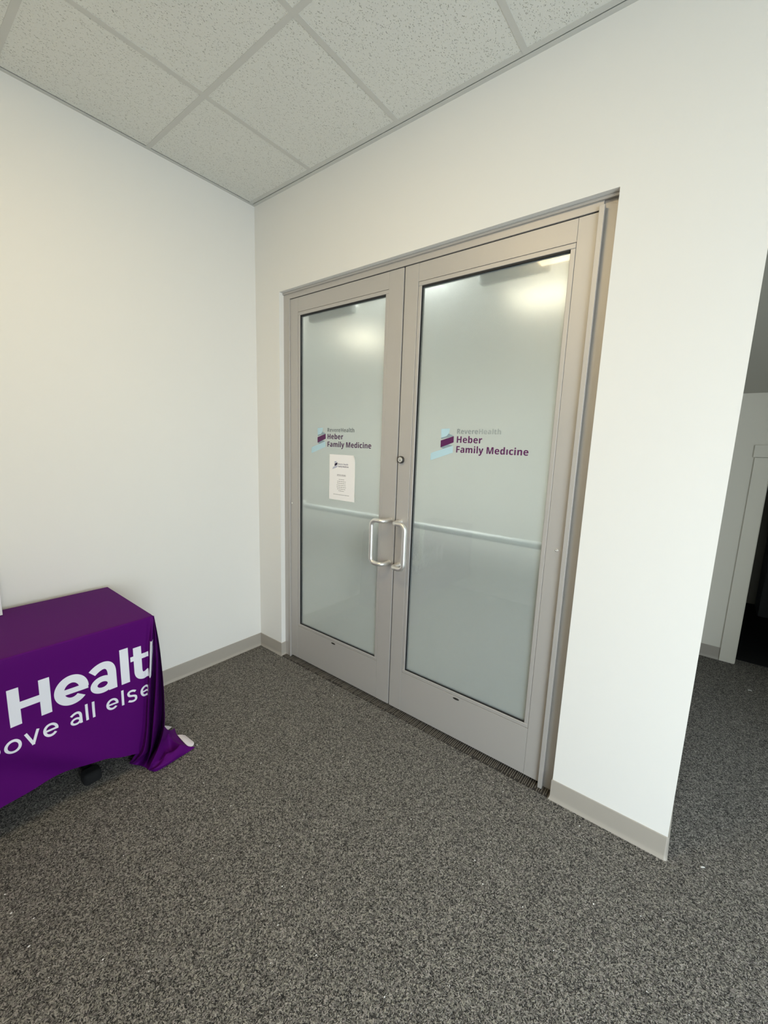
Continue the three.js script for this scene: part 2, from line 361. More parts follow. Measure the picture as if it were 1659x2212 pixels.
// ------------------------------------------------------------------ the two glass door leaves
const GZF = -0.050;                                   // front face of the glass
const LOGO_Y = 1.5345;
function doorLeaf(name, label, x0, x1, gx0, gx1, hingeLeft) {
  const d = group(name); d.name = name; tag(d, label, null, null, 'structure');
  const y0 = 0.022, y1 = 2.4585, back = -0.080, gy0 = 0.284, gy1 = 2.352, b = 0.021;
  mesh('stile', box(x0, gx0 - b, y0, y1, back, FZ, 0.0012), M.metal, d);
  mesh('stile', box(gx1 + b, x1, y0, y1, back, FZ, 0.0012), M.metal, d);
  mesh('bottom_rail', box(gx0 - b + 0.0007, gx1 + b - 0.0007, y0, gy0 - b, back, FZ - 0.0006, 0.001), M.metal, d);
  mesh('top_rail', box(gx0 - b + 0.0007, gx1 + b - 0.0007, gy1 + b, y1, back, FZ - 0.0006, 0.001), M.metal, d);
  const bz = FZ - 0.0012, bb = -0.066;                // glazing beads
  mesh('glazing_bead', box(gx0 - b + 0.001, gx0, gy0, gy1, bb, bz, 0.0025), M.metal, d);
  mesh('glazing_bead', box(gx1, gx1 + b - 0.001, gy0, gy1, bb, bz, 0.0025), M.metal, d);
  mesh('glazing_bead', box(gx0 - b + 0.001, gx1 + b - 0.001, gy0 - b + 0.001, gy0, bb, bz, 0.0025), M.metal, d);
  mesh('glazing_bead', box(gx0 - b + 0.001, gx1 + b - 0.001, gy1, gy1 + b - 0.001, bb, bz, 0.0025), M.metal, d);
  const k = 0.003, kt = 0.007, kz = FZ - 0.004;      // black glazing rubber lining the reveal
  mesh('gasket', box(gx0, gx0 + k, gy0, gy1, bb, kz), M.gasket, d);
  mesh('gasket', box(gx1 - k, gx1, gy0, gy1, bb, GZF + 0.001), M.gasket, d);
  mesh('gasket', box(gx0 + k, gx1 - k, gy0, gy0 + k, bb, kz), M.gasket, d);
  mesh('gasket', box(gx0 + k, gx1 - k, gy1 - kt, gy1, bb, kz), M.gasket, d);
  tag(mesh('glass_pane', box(gx0 + k, gx1 - k, gy0 + k, gy1 - kt, GZF - 0.010, GZF), M.glass, d), 'frosted glass pane');
  // geared hinge along the outer edge
  const hx = hingeLeft ? [0.3065, 0.3175] : [2.1185, 2.1375];
  mesh('hinge', box(hx[0], hx[1], 0.005, hingeLeft ? 2.462 : 2.474, FZ - 0.002, FZ + (hingeLeft ? 0.007 : 0.0155), 0.0012), M.metal, d);
  return d;
}
const leafL = doorLeaf('door_1', 'left leaf of the grey aluminium double door with frosted glass and a paper notice', 0.3185, 1.2155, 0.411, 1.099, true);
const leafR = doorLeaf('door_2', 'right leaf of the grey aluminium double door with the lock cylinder beside its edge', 1.2235, 2.1205, 1.3265, 2.0245, false);
mesh('leaf_gap_dark', box(1.2158, 1.2232, 0.03, 2.458, -0.078, -0.056), M.gasket, leafL);  // black filler in place of the shade between the two leaves
// pull handles: out of the stile, sideways over the glass, then down
function pull(leaf, mx, dir) {
  const z0 = FZ, s = 0.035, o = 0.08, yt = 1.147, yb = 0.9, r = 0.0125, R = 0.03, pts = [];
  const arc = (cx, cy, cz, u, v, rad, n = 7) => { for (let i = 0; i <= n; i++) { const a = (i / n) * Math.PI / 2; pts.push([cx + rad * (u[0] * Math.sin(a) - v[0] * Math.cos(a)), cy + rad * (u[1] * Math.sin(a) - v[1] * Math.cos(a)), cz + rad * (u[2] * Math.sin(a) - v[2] * Math.cos(a))]); } };
  pts.push([mx, yt, z0 + 0.001], [mx, yt, z0 + 0.012]);
  arc(mx + dir * R, yt, s - R, [0, 0, 1], [dir, 0, 0], R);
  arc(mx + dir * (o - R), yt - R, s, [dir, 0, 0], [0, -1, 0], R);
  pts.push([mx + dir * o, 1.07, s], [mx + dir * o, 0.98, s]);
  arc(mx + dir * (o - R), yb + R, s, [0, -1, 0], [-dir, 0, 0], R);
  arc(mx + dir * R, yb, s - R, [-dir, 0, 0], [0, 0, -1], R);
  pts.push([mx, yb, z0 + 0.012], [mx, yb, z0 + 0.001]);
  const curve = new THREE.CurvePath(); for (let i = 0; i + 1 < pts.length; i++) curve.add(new THREE.LineCurve3(new THREE.Vector3(...pts[i]), new THREE.Vector3(...pts[i + 1])));
  const g = new THREE.TubeGeometry(new THREE.CatmullRomCurve3(pts.map((p) => new THREE.Vector3(...p)), false, 'centripetal'), 150, r, 18);
  const h = tag(mesh('pull_handle', g, M.bright, leaf), 'satin steel pull handle');
  for (const y of [yt, yb]) mesh('rose', lathe([[0.0125, 0.0003], [0.0142, 0.0005], [0.0142, 0.0012], [0.0136, 0.0018], [0.0126, 0.002]], [mx, y, FZ]), M.bright, h);
}
pull(leafL, 1.187, -1);
pull(leafR, 1.255, 1);
{                                                     // lock cylinder
  const c = mesh('lock_cylinder', lathe([[0.0195, 0], [0.0195, 0.009], [0.0185, 0.0125], [0.0155, 0.0135], [0.0150, 0.0120], [0.0001, 0.0120]], [1.2455, 1.488, FZ]), M.dark, leafR); tag(c, 'dark ring around the key cylinder');
  mesh('key_plug', lathe([[0.0146, 0.011], [0.0146, 0.0135], [0.0135, 0.0142], [0.0085, 0.0144], [0.0080, 0.0138], [0.0001, 0.0138]], [1.2455, 1.488, FZ]), M.bright, c);
  mesh('key_slot', box(1.2445, 1.2465, 1.480, 1.489, FZ + 0.0137, FZ + 0.0150), M.gasket, c);
}
function screw(leaf, x, y) {
  const s = mesh('screw', lathe([[0.0064, 0], [0.0064, 0.0012], [0.005, 0.0026], [0.0024, 0.0029], [0.0022, 0.0012], [0.0001, 0.0012]], [x, y, FZ]), M.bright, leaf);
  return s;
}
screw(leafL, 0.331, 1.145); screw(leafR, 2.091, 1.142);
function oval(leaf, x) {                              // small oval plate on the bottom rail
  const s = new THREE.Shape(); s.absellipse(0, 0, 0.0175, 0.0048, 0, Math.PI * 2);
  const g = new THREE.ExtrudeGeometry(s, { depth: 0.0006, bevelEnabled: true, bevelSize: 0.0008, bevelThickness: 0.0005, bevelSegments: 2, curveSegments: 24 });
  g.translate(x, 0.2505, FZ - 0.0002); tag(mesh('oval_plate', g, M.dark, leaf), 'small dark oval plate');
}
oval(leafL, 0.748); oval(leafR, 1.664);
function emblem(leaf, x, right) {
  const z = GZF + 0.0001, put = (name, g, m, label) => { g.translate(x, LOGO_Y, z); tag(mesh(name, g, m, leaf), label); };
  put('emblem_ribbon', polygon([[-0.0878, 0.1195], [-0.0394, 0.1223], [-0.0405, 0.108], [-0.0425, 0.085], [-0.085, 0.0765]], [3]), M.blueVinyl, 'pale blue ribbon of the emblem');
  put('emblem_fold', polygon([[-0.085, 0.0765], [-0.0559, 0.0836], [-0.0437, 0.0972], [-0.0142, 0.0856], [-0.0845, 0.0691]], []), M.foldVinyl, 'grey fold of the emblem');
  put('emblem_ribbon', polygon([[-0.087, 0.062], [-0.0141, 0.085], [-0.0131, 0.0543], [-0.0863, 0.0273]]), M.purpleVinyl, 'dark purple ribbon of the emblem');
  put('emblem_fold', polygon([[-0.0849, 0.0280], [-0.0439, 0.0428], [-0.0171, 0.04], [-0.0703, 0.0210]]), M.foldVinyl, 'grey lower fold of the emblem');
  put('emblem_ribbon', polygon([[-0.128, 0.0020], [-0.0162, 0.0369], [-0.0146, 0.0037], [-0.1388, -0.0392], [-0.144, -0.0375], [-0.143, -0.0325], [-0.142, -0.004]], [5]), M.blueVinyl, 'pale blue lower ribbon of the emblem');
  const t1 = lettering('Revere', 0.111, 0.0235); t1.translate(0.003, 0.0967, 0); put('lettering', t1, right ? M.paleVinyl : M.greyVinyl, 'grey lettering');
  const t1b = lettering('Health', 0.1095, 0.0235); t1b.translate(0.1195, 0.0967, 0); put('lettering', t1b, right ? M.faintVinyl : M.greyVinyl, right ? 'paler grey lettering' : 'grey lettering');
  const t2 = lettering('Heber', 0.134, 0.0312); t2.translate(0.004, 0.0533, 0); put('lettering', t2, right ? M.purpleVinyl : M.dimPurpleVinyl, 'dark purple lettering');
  const t3 = lettering('Family Medicine', 0.359, 0.0315, right ? 1 : -1); t3.translate(0.004, 0.0055, 0); put('lettering', t3, right ? M.purpleVinyl : M.dimPurpleVinyl, 'dark purple lettering');
}
emblem(leafL, 0.654, false); emblem(leafR, 1.563, true);
// office side: push bars and closers, seen through the frosted glass
for (const [leaf, x0, x1, c0, c1] of [[leafL, 0.345, 1.19, 0.44, 0.815], [leafR, 1.25, 2.095, 1.61, 1.93]]) {
  const pb = mesh('push_bar', tube([[x0 + 0.02, 1.128, -0.112], [(x0 + x1) / 2, 1.13, -0.112], [x1 - 0.02, 1.132, -0.112]], 0.0175, 20, 18), M.pushBar, leaf);
  for (const x of [x0 + 0.02, x1 - 0.02]) mesh('bar_bracket', box(x - 0.02, x + 0.02, 1.10, 1.16, -0.130, -0.0795, 0.006), M.bright, pb);
  const cl = mesh('door_closer', box(c0, c1, 2.313, 2.372, -0.130, -0.0795, 0.014), M.closer, leaf);
  mesh('closer_arm', box(c0 + 0.1, c0 + 0.34, 2.374, 2.386, -0.20, -0.10, 0.003), M.metal, cl);
}

// ------------------------------------------------------------------ paper notice taped to the left glass
{
  const [c, x] = makeCanvas(816, 1056);
  x.fillStyle = 'rgb(247,244,242)'; x.fillRect(0, 0, 816, 1056);
  const poly = (col, pts) => { x.fillStyle = col; x.beginPath(); pts.forEach((p, i) => (i ? x.lineTo(...p) : x.moveTo(...p))); x.closePath(); x.fill(); };
  poly('rgb(188,188,205)', [[165, 160], [235, 150], [228, 190], [165, 200]]);
  poly('rgb(38,26,58)', [[170, 212], [262, 178], [258, 232], [172, 272]]);
  poly('rgb(188,188,205)', [[120, 290], [258, 246], [254, 290], [98, 344]]);
  x.textAlign = 'left'; x.fillStyle = 'rgb(128,122,140)'; x.font = 'bold 50px sans-serif'; x.fillText('Revere Health', 276, 232, 330);
  x.fillStyle = 'rgb(52,34,74)'; x.font = 'bold 50px sans-serif'; x.fillText('Family Medicine', 276, 286, 340);
  x.textAlign = 'center'; x.fillStyle = 'rgb(110,104,108)'; x.font = 'bold 40px sans-serif'; x.fillText('OFFICE HOURS', 388, 482, 290);
  x.fillRect(244, 490, 290, 4);
  const row = (y, w) => { let p = 396 - w / 2; const end = 396 + w / 2; while (p < end) { const l = Math.min(end - p, 18 + 46 * rnd()); x.fillStyle = 'rgba(96,90,92,0.62)'; x.fillRect(p, y, l, 11); x.fillStyle = 'rgba(96,90,92,0.4)'; x.fillRect(p + l * 0.3, y - 7, 5, 18); p += l + 11; } };   // rows too small to read
  [[566, 170], [612, 270], [654, 280], [700, 300], [744, 300], [788, 260], [832, 180], [922, 500]].forEach((r) => row(...r));
  const g = new THREE.PlaneGeometry(0.217, 0.2815, 24, 30), p = g.attributes.position;
  for (let i = 0; i < p.count; i++) {                 // loose at the upper right corner and along the right edge
    const u = p.getX(i) / 0.217 + 0.5, v = p.getY(i) / 0.2815 + 0.5, k = Math.max(0, u * 0.5 + v * 0.5 - 0.92) / 0.08;
    p.setZ(i, 0.0016 + 0.008 * k * k + 0.002 * Math.max(0, u - 0.55) ** 2 + 0.0006 * Math.sin(v * 9));
    p.setX(i, p.getX(i) - 0.003 * k * k);
  }
  g.computeVertexNormals();
  const n = group('paper_notice', [0.7885, 1.3535, GZF]); tag(n, 'white paper sheet with small print taped to the left glass door', 'notice');
  mesh('paper_sheet', g, std({ map: canvasTexture(c, true), roughness: 0.85, side: THREE.DoubleSide }), n);
}

// ------------------------------------------------------------------ folding table under the cloth
{
  const t = group('folding_table', [0.335, 0, 1.60]); tag(t, 'folding table hidden under the purple cloth, one black foot showing', 'table');
  mesh('table_top', box(-0.275, 0.278, 0.70, 0.735, -0.575, 0.555, 0.006), M.tableTop, t);
  for (const z of [-0.315, 0.315]) {
    mesh('leg', merge([cylinder(0.014, 0.66, 'y', [-0.19, 0.365, z]), cylinder(0.014, 0.66, 'y', [0.10, 0.365, z]), cylinder(0.011, 0.38, 'x', [0, 0.36, z])]), M.black, t);
    const f = mesh('foot', box(-0.235, 0.185, 0.022, 0.05, z - 0.016, z + 0.016, 0.008), M.black, t);
    for (const x of [-0.215, 0.185]) mesh('glide', box(x - 0.032, x + 0.032, 0.0005, 0.058, z - 0.036, z + 0.036, 0.016), M.black, f);
  }
}

// ------------------------------------------------------------------ purple tablecloth
function clothTexture() {
  const W = 2048, Hh = 1536, [c, x] = makeCanvas(W, Hh), S = 2048;       // 1 m across: canvas x = (1.75 - z) m, canvas y = (0.75 - height) m
  x.fillStyle = 'rgb(82,14,100)'; x.fillRect(0, 0, W, Hh);
  x.strokeStyle = x.fillStyle = 'rgb(226,226,233)';
  const X = (z) => (1.75 - z) * S, Y = (y) => (0.75 - y) * S;
  const line = (...p) => { x.beginPath(); x.moveTo(X(p[0][0]), Y(p[0][1])); for (const q of p.slice(1)) x.lineTo(X(q[0]), Y(q[1])); x.stroke(); };
  const ell = (z, y, rx, ry, a0 = 0, a1 = 6.2832, ccw = false) => { x.beginPath(); x.ellipse(X(z), Y(y), rx * S, ry * S, 0, a0, a1, ccw); x.stroke(); };
  function glyph(ch, zl, zr, b, xh, asc, w, h = w * 0.86) {               // monoline letter in the box zl (left) to zr (right), stroke w
    x.lineWidth = w * S; x.lineCap = 'butt'; x.lineJoin = 'miter';
    const m = (zl + zr) / 2, rx = (zl - zr) / 2 - w / 2, ry = xh / 2 - w * 0.42, cy = b + xh / 2;
    if (ch === 'H') { line([zl - w / 2, b], [zl - w / 2, b + asc]); line([zr + w / 2, b], [zr + w / 2, b + asc]); x.lineWidth = h * S; line([zl, b + asc * 0.5], [zr, b + asc * 0.5]); }
    if (ch === 'l') line([m, b], [m, b + asc]);
    if (ch === 'o') ell(m, cy, rx, ry);
    if (ch === 'e') { ell(m, cy, rx, ry, 0.72, 6.2832 + 0.05); x.lineWidth = h * 0.86 * S; line([zl - w / 2, cy - h * 0.1], [zr + w * 0.06, cy - h * 0.1]); }
    if (ch === 'a') {
      const zs = zr + w / 2;                                              // stem on the right, bowl below, hood above
      line([zs, b], [zs, b + xh * 0.62]);
      x.beginPath(); x.moveTo(X(zl - w * 0.35), Y(b + xh * 0.80)); x.bezierCurveTo(X(m + 0.1 * rx), Y(b + xh * 1.06), X(zs), Y(b + xh * 1.05), X(zs), Y(b + xh * 0.60)); x.stroke();
      x.lineWidth = h * 0.9 * S; x.beginPath(); x.ellipse(X(m + rx * 0.12), Y(b + xh * 0.30), rx * 0.93 * S, (xh * 0.30 - h * 0.42) * S, 0, 0, 6.2832); x.stroke();
    }
    if (ch === 's') { x.beginPath(); x.moveTo(X(zr + w * 0.5), Y(b + xh * 0.84)); x.bezierCurveTo(X(m), Y(b + xh * 1.1), X(zl + w * 0.1), Y(b + xh * 0.98), X(zl - w * 0.5), Y(b + xh * 0.72)); x.bezierCurveTo(X(zl - w * 0.6), Y(b + xh * 0.46), X(zr + w * 0.4), Y(b + xh * 0.58), X(zr + w * 0.5), Y(b + xh * 0.28)); x.bezierCurveTo(X(zr + w * 0.2), Y(b - xh * 0.02), X(m), Y(b - xh * 0.06), X(zl - w * 0.3), Y(b + xh * 0.16)); x.stroke(); }
    if (ch === 'v') { line([zl - w * 0.5, b + xh], [m, b + w * 0.4]); line([zr + w * 0.5, b + xh], [m, b + w * 0.4]); x.beginPath(); x.moveTo(X(m + w * 0.55), Y(b)); x.lineTo(X(m - w * 0.55), Y(b)); x.lineTo(X(m), Y(b + w * 1.7)); x.fill(); }
    if (ch === 'b') { line([zl - w / 2, b], [zl - w / 2, b + asc]); ell(m, cy, rx, ry); }
    if (ch === 't') {
      x.lineJoin = 'round'; const zs = zl - 0.013 - w / 2;
      x.beginPath(); x.moveTo(X(zs), Y(b + asc)); x.lineTo(X(zs), Y(b + xh * 0.36)); x.bezierCurveTo(X(zs), Y(b + xh * 0.02), X(zs - w * 0.9), Y(b + xh * 0.06), X(zr - 0.006), Y(b + xh * 0.20)); x.stroke();
      x.lineWidth = h * S * 0.8; line([zl, b + xh * 0.86], [zr, b + xh * 0.86]);
    }
    if (ch === 'h') { const zs = zl - w / 2; line([zs, b], [zs, b + asc]); x.beginPath(); x.moveTo(X(zs), Y(b + xh * 0.5)); x.bezierCurveTo(X(zs), Y(b + xh * 1.08), X(zr + w / 2), Y(b + xh * 1.08), X(zr + w / 2), Y(b + xh * 0.52)); x.lineTo(X(zr + w / 2), Y(b)); x.stroke(); }
  }
  const B = 0.4655, XH = 0.125, AS = 0.166, WT = 0.0345;
  glyph('H', 1.546, 1.418, B, XH, 0.152, WT); glyph('e', 1.408, 1.291, B - 0.001, XH + 0.002, 0, 0.033); glyph('a', 1.288, 1.186, B, XH, 0, 0.033);
  glyph('l', 1.169, 1.134, B, XH, AS, WT); glyph('t', 1.127, 1.050, B - 0.004, XH, 0.158, 0.034); glyph('h', 1.034, 0.928, B, XH, AS, WT);
  const b2 = 0.3655, xh2 = 0.0535, as2 = 0.0735, w2 = 0.0098;
  for (const [ch, l, r] of [['b', 1.632, 1.582], ['o', 1.572, 1.521], ['v', 1.512, 1.463], ['e', 1.454, 1.404], ['a', 1.364, 1.322], ['l', 1.3095, 1.2995], ['l', 1.285, 1.275], ['e', 1.233, 1.186], ['l', 1.1735, 1.1635], ['s', 1.149, 1.110], ['e', 1.095, 1.049]]) glyph(ch, l, r, b2, xh2, as2, w2, w2);
  return c;
}
function weave() {
  const [c, x] = makeCanvas(256, 256);
  for (let i = 0; i < 64; i++) for (let j = 0; j < 64; j++) { const k = ((i + j) % 2 ? 150 : 100) + 40 * rnd() | 0; x.fillStyle = `rgb(${k},${k},${k})`; x.fillRect(i * 4, j * 4, 4, 4); }
  return c;
}
const clothMap = canvasTexture(clothTexture(), true, 1, 1 / 0.75, THREE.ClampToEdgeWrapping);
const clothMat = phys({ map: clothMap, roughness: 0.5, specularIntensity: 0.08, sheen: 0.04, sheenColor: lin(0.55, 0.25, 0.65), sheenRoughness: 0.5, side: THREE.DoubleSide });
const CU = (z) => 1.75 - z, CV = (y) => y;                                // repeat (1, 1/0.75) turns metres into texture space
function sheet(rows, uvs) {                                                // rows of equal length -> smooth indexed surface
  const n = rows.length, m = rows[0].length, pos = [], uv = [], idx = [];
  rows.forEach((r, i) => r.forEach((p, j) => { pos.push(...p); uv.push(...uvs[i][j]); }));
  for (let i = 0; i + 1 < n; i++) for (let j = 0; j + 1 < m; j++) { const a = i * m + j; idx.push(a, a + m, a + 1, a + 1, a + m, a + m + 1); }
  const g = new THREE.BufferGeometry();
  g.setAttribute('position', new THREE.Float32BufferAttribute(pos, 3)); g.setAttribute('uv', new THREE.Float32BufferAttribute(uv, 2)); g.setIndex(idx); g.computeVertexNormals();
  return g;
}
const spline = (pts, n, tension = 0.5) => { const c = new THREE.CatmullRomCurve3(pts.map((p) => new THREE.Vector3(...p)), false, 'catmullrom', tension); return Array.from({ length: n + 1 }, (_, i) => { const v = c.getPoint(i / n); return [v.x, v.y, v.z]; }); };
const FOLD = [
  [[0.620, 0.738, 1.045], [0.622, 0.635, 1.060], [0.622, 0.535, 1.069], [0.623, 0.423, 1.078], [0.624, 0.310, 1.089], [0.624, 0.208, 1.101], [0.622, 0.116, 1.120], [0.600, 0.068, 1.136], [0.542, 0.006, 1.136]],
  [[0.619, 0.736, 1.031], [0.620, 0.629, 1.045], [0.622, 0.529, 1.054], [0.622, 0.415, 1.062], [0.622, 0.302, 1.075], [0.622, 0.199, 1.086], [0.618, 0.105, 1.105], [0.600, 0.056, 1.129], [0.551, 0.006, 1.136]],
  [[0.624, 0.729, 1.021], [0.639, 0.634, 1.040], [0.649, 0.538, 1.052], [0.658, 0.432, 1.066], [0.662, 0.323, 1.080], [0.665, 0.211, 1.092], [0.660, 0.116, 1.109], [0.625, 0.066, 1.126], [0.561, 0.006, 1.131]],
  [[0.620, 0.729, 1.017], [0.606, 0.614, 1.017], [0.592, 0.502, 1.018], [0.576, 0.376, 1.020], [0.570, 0.254, 1.030], [0.560, 0.127, 1.038], [0.540, 0.018, 1.044], [0.545, 0.006, 1.066], [0.598, 0.006, 1.111]],
  [[0.622, 0.735, 1.018], [0.638, 0.626, 1.021], [0.648, 0.526, 1.025], [0.658, 0.418, 1.038], [0.660, 0.307, 1.051], [0.652, 0.188, 1.063], [0.627, 0.084, 1.068], [0.606, 0.023, 1.075], [0.618, 0.006, 1.102]],
  [[0.618, 0.737, 1.015], [0.595, 0.602, 0.994], [0.573, 0.480, 0.982], [0.550, 0.344, 0.976], [0.535, 0.209, 0.974], [0.515, 0.092, 0.978], [0.515, 0.006, 1.001], [0.570, 0.006, 1.050], [0.635, 0.006, 1.098]],
  [[0.618, 0.739, 1.014], [0.626, 0.615, 1.003], [0.630, 0.496, 0.998], [0.634, 0.389, 0.997], [0.636, 0.268, 0.999], [0.636, 0.177, 1.005], [0.650, 0.108, 1.034], [0.668, 0.061, 1.074], [0.652, 0.006, 1.095]],
  [[0.600, 0.736, 1.007], [0.575, 0.603, 0.984], [0.560, 0.466, 0.972], [0.550, 0.344, 0.965], [0.540, 0.210, 0.962], [0.540, 0.114, 0.967], [0.600, 0.066, 1.012], [0.640, 0.032, 1.057], [0.660, 0.006, 1.092]],
];
const PUDDLE = [
  [[0.636, 0.177, 1.005], [0.570, 0.100, 0.963], [0.520, 0.050, 0.924], [0.491, 0.030, 0.894]],
  [[0.642, 0.132, 1.018], [0.582, 0.070, 0.972], [0.582, 0.055, 0.948], [0.562, 0.035, 0.913]],
  [[0.650, 0.108, 1.034], [0.604, 0.050, 0.981], [0.632, 0.050, 0.948], [0.660, 0.020, 0.909]],
  [[0.660, 0.084, 1.054], [0.627, 0.030, 0.997], [0.669, 0.035, 0.960], [0.679, 0.006, 0.883]],
  [[0.668, 0.061, 1.074], [0.655, 0.022, 1.032], [0.695, 0.030, 1.015], [0.687, 0.004, 0.977]],
  [[0.676, 0.041, 1.093], [0.668, 0.020, 1.076], [0.692, 0.022, 1.078], [0.692, 0.004, 1.069]],
  [[0.652, 0.006, 1.095], [0.655, 0.006, 1.094], [0.660, 0.005, 1.094], [0.665, 0.004, 1.092]],
];
const FLAP = [
  [[0.563, 0.036, 0.913], [0.620, 0.034, 0.915], [0.660, 0.022, 0.909], [0.666, 0.012, 0.898]],
  [[0.566, 0.030, 0.896], [0.617, 0.030, 0.897], [0.652, 0.022, 0.893], [0.666, 0.010, 0.889]],
  [[0.562, 0.012, 0.873], [0.613, 0.012, 0.871], [0.647, 0.010, 0.869], [0.662, 0.008, 0.880]],
];
const FLAP2 = [
  [[0.553, 0.090, 0.974], [0.533, 0.070, 0.947], [0.487, 0.040, 0.909]],
  [[0.516, 0.090, 0.953], [0.487, 0.060, 0.927], [0.469, 0.030, 0.899]],
];

const clothGroup = group('tablecloth'); tag(clothGroup, 'purple tablecloth with large white lettering, its corner trailing on the carpet', 'tablecloth');
{
  const parts = [], hem = new THREE.CatmullRomCurve3([[2.165, 0.165], [1.9, 0.162], [1.75, 0.160], [1.60, 0.160], [1.477, 0.166], [1.40, 0.171], [1.318, 0.170], [1.249, 0.161], [1.19, 0.148], [1.12, 0.116], [1.04, 0.09]].map(([z, y]) => new THREE.Vector3(0, y, z)));
  const hemY = (z) => { let lo = 0, hi = 1; for (let i = 0; i < 24; i++) { const m = (lo + hi) / 2; hem.getPoint(m).z > z ? lo = m : hi = m; } return hem.getPoint(lo).y; };
  const top = 0.745, rr = 0.006, xf = 0.62;
  // loft control columns, refined along the height
  const NR = 56, cols = FOLD.map((c) => spline(c.map(([a, b, d]) => [a, Math.max(0.006, b), d]), NR));
  const c0 = cols[0];
  // top and front drape down to the loft's first column
  const zs = []; for (let i = 0; i <= 90; i++) zs.push(2.165 + (1 - 2.165) * i / 90);
  const rows = [], uvs = [];
  const edgeAt = (y) => { for (let i = 0; i < NR; i++) if (c0[i][1] >= y && c0[i + 1][1] <= y) { const t = (c0[i][1] - y) / Math.max(1e-6, c0[i][1] - c0[i + 1][1]); return [0, 1, 2].map((k) => c0[i][k] + t * (c0[i + 1][k] - c0[i][k])); } return y > c0[0][1] ? [xf, y, 1.018 + (c0[0][2] - 1.018) * Math.max(0, (top - y) / (top - c0[0][1]))] : c0[NR]; };
  const NV = 44, NU = 120;
  for (let v = 0; v <= NV; v++) {
    const r = [], w = [];
    for (let u = 0; u <= NU; u++) {
      const f = v / NV;
      const zz = 2.165 + (1.045 - 2.165) * u / NU, yb = hemY(zz);
      const y = (top - rr) + (yb - (top - rr)) * f;
      const e = edgeAt(Math.max(y, 0.125)), z = 2.165 + (e[2] - 2.165) * u / NU;
      // slack diagonal folds that run from the near end of the table down to the hem
      const d = (z - 1.02) * 0.8 + (top - y) * 1.1, amp = Math.min(1, Math.max(0, (0.62 - y) / 0.4)) * Math.min(1, Math.max(0, (z - 1.13) / 0.25));
      let x = xf + 0.002 + amp * (0.012 * Math.sin(d * 17 + 0.6) + 0.005 * Math.sin(d * 31 + z * 5));
      if (y > top - 0.03) x = xf + (x - xf) * (top - y) / 0.03;
      const near = Math.max(0, (u / NU - 0.90) / 0.10); if (y < c0[0][1]) x += (e[0] - x) * near * near * (3 - 2 * near);
      r.push([x, y, z]); w.push([CU(z), CV(y)]);
    }
    rows.push(r); uvs.push(w);
  }
  // rounded front edge and the flat top come before the drape
  const head = [], headUV = [];
  for (const xx of [0.056, 0.2, 0.35, 0.5, 0.6]) { head.push(rows[0].map((p) => [xx, top, xx < 0.6 ? 2.165 + (1.018 - 2.165) * (2.165 - p[2]) / (2.165 - rows[0][NU][2]) : 2.165 + (1.018 - 2.165) * (2.165 - p[2]) / (2.165 - rows[0][NU][2])])); headUV.push(rows[0].map(() => [0.02, 0.74])); }
  for (let i = 1; i < 5; i++) { const a = i / 5 * Math.PI / 2; head.push(rows[0].map((p) => [xf - rr + rr * Math.sin(a), top - rr + rr * Math.cos(a), p[2] + (1.018 - p[2]) * 0 + (2.165 + (1.018 - 2.165) * (2.165 - p[2]) / (2.165 - rows[0][NU][2]) - p[2]) * (1 - i / 5)])); headUV.push(rows[0].map(() => [0.02, 0.74])); }
  parts.push(sheet(head.concat(rows), headUV.concat(uvs)));
  // unseen back and far side hang straight, lengthened to the floor to darken underneath
  parts.push(sheet([[[0.05, 0.739, 2.165], [0.05, 0.739, 1.018]], [[0.046, 0.012, 2.165], [0.046, 0.012, 1.018]]], [[[0.02, 0.7], [0.02, 0.7]], [[0.02, 0.7], [0.02, 0.7]]]));
  parts.push(sheet([[[0.05, 0.742, 1.016], [0.612, 0.742, 1.016]], [[0.05, 0.45, 1.004], [0.58, 0.45, 1.0]], [[0.05, 0.012, 0.985], [0.54, 0.012, 0.98]]], [[[0.02, 0.7], [0.02, 0.7]], [[0.02, 0.7], [0.02, 0.7]], [[0.02, 0.7], [0.02, 0.7]]]));
  // the gathered corner
  const fr = [], fu = [], NC = 8;
  fr.push(Array.from({ length: (cols.length - 1) * NC + 1 }, () => [0.613, 0.7435, 1.0195])); fu.push(fr[0].map(() => [0.02, 0.7]));
  for (let i = 0; i <= NR; i++) {
    const row = spline(cols.map((c) => c[i]), (cols.length - 1) * NC);
    let s = CU(row[0][2]); const w = [];
    row.forEach((p, j) => { if (j === 2 * NC + 6) s += 0.2; if (j) s += Math.hypot(p[0] - row[j - 1][0], p[2] - row[j - 1][2]); w.push([s, CV(Math.max(p[1], 0.02))]); });
    fr.push(row); fu.push(w);
  }
  parts.push(sheet(fr, fu));
  // the part that lies on the carpet
  const pr = PUDDLE.map((r) => spline(r, 24)), prT = Array.from({ length: 25 }, (_, j) => spline(pr.map((r) => r[j]), 36));
  const pz = prT.map((r, j) => r.map((p, i) => { const a = j / 24, b = i / 36, e = Math.sin(Math.PI * a) * Math.sin(Math.PI * Math.min(1, b * 1.02)); const c = (1 - Math.abs(Math.sin(a * 4.4 + b * 6.5))) * 0.026 + (1 - Math.abs(Math.sin(a * 7.5 - b * 7 + 1))) * 0.017 - 0.012; return [p[0], Math.max(0.004, p[1] + e * c), p[2]]; }));
  parts.push(sheet(pz, pz.map((r) => r.map(() => [0.02, 0.1]))));
  mesh('cloth_sheet', mergeGeometries(parts), clothMat, clothGroup);
  const bend = (F) => { const a = F.map((r) => spline(r, 14)), t = Array.from({ length: 15 }, (_, j) => spline(a.map((r) => r[j]), 10)); return sheet(t, t.map((r) => r.map(() => [0, 0]))); };
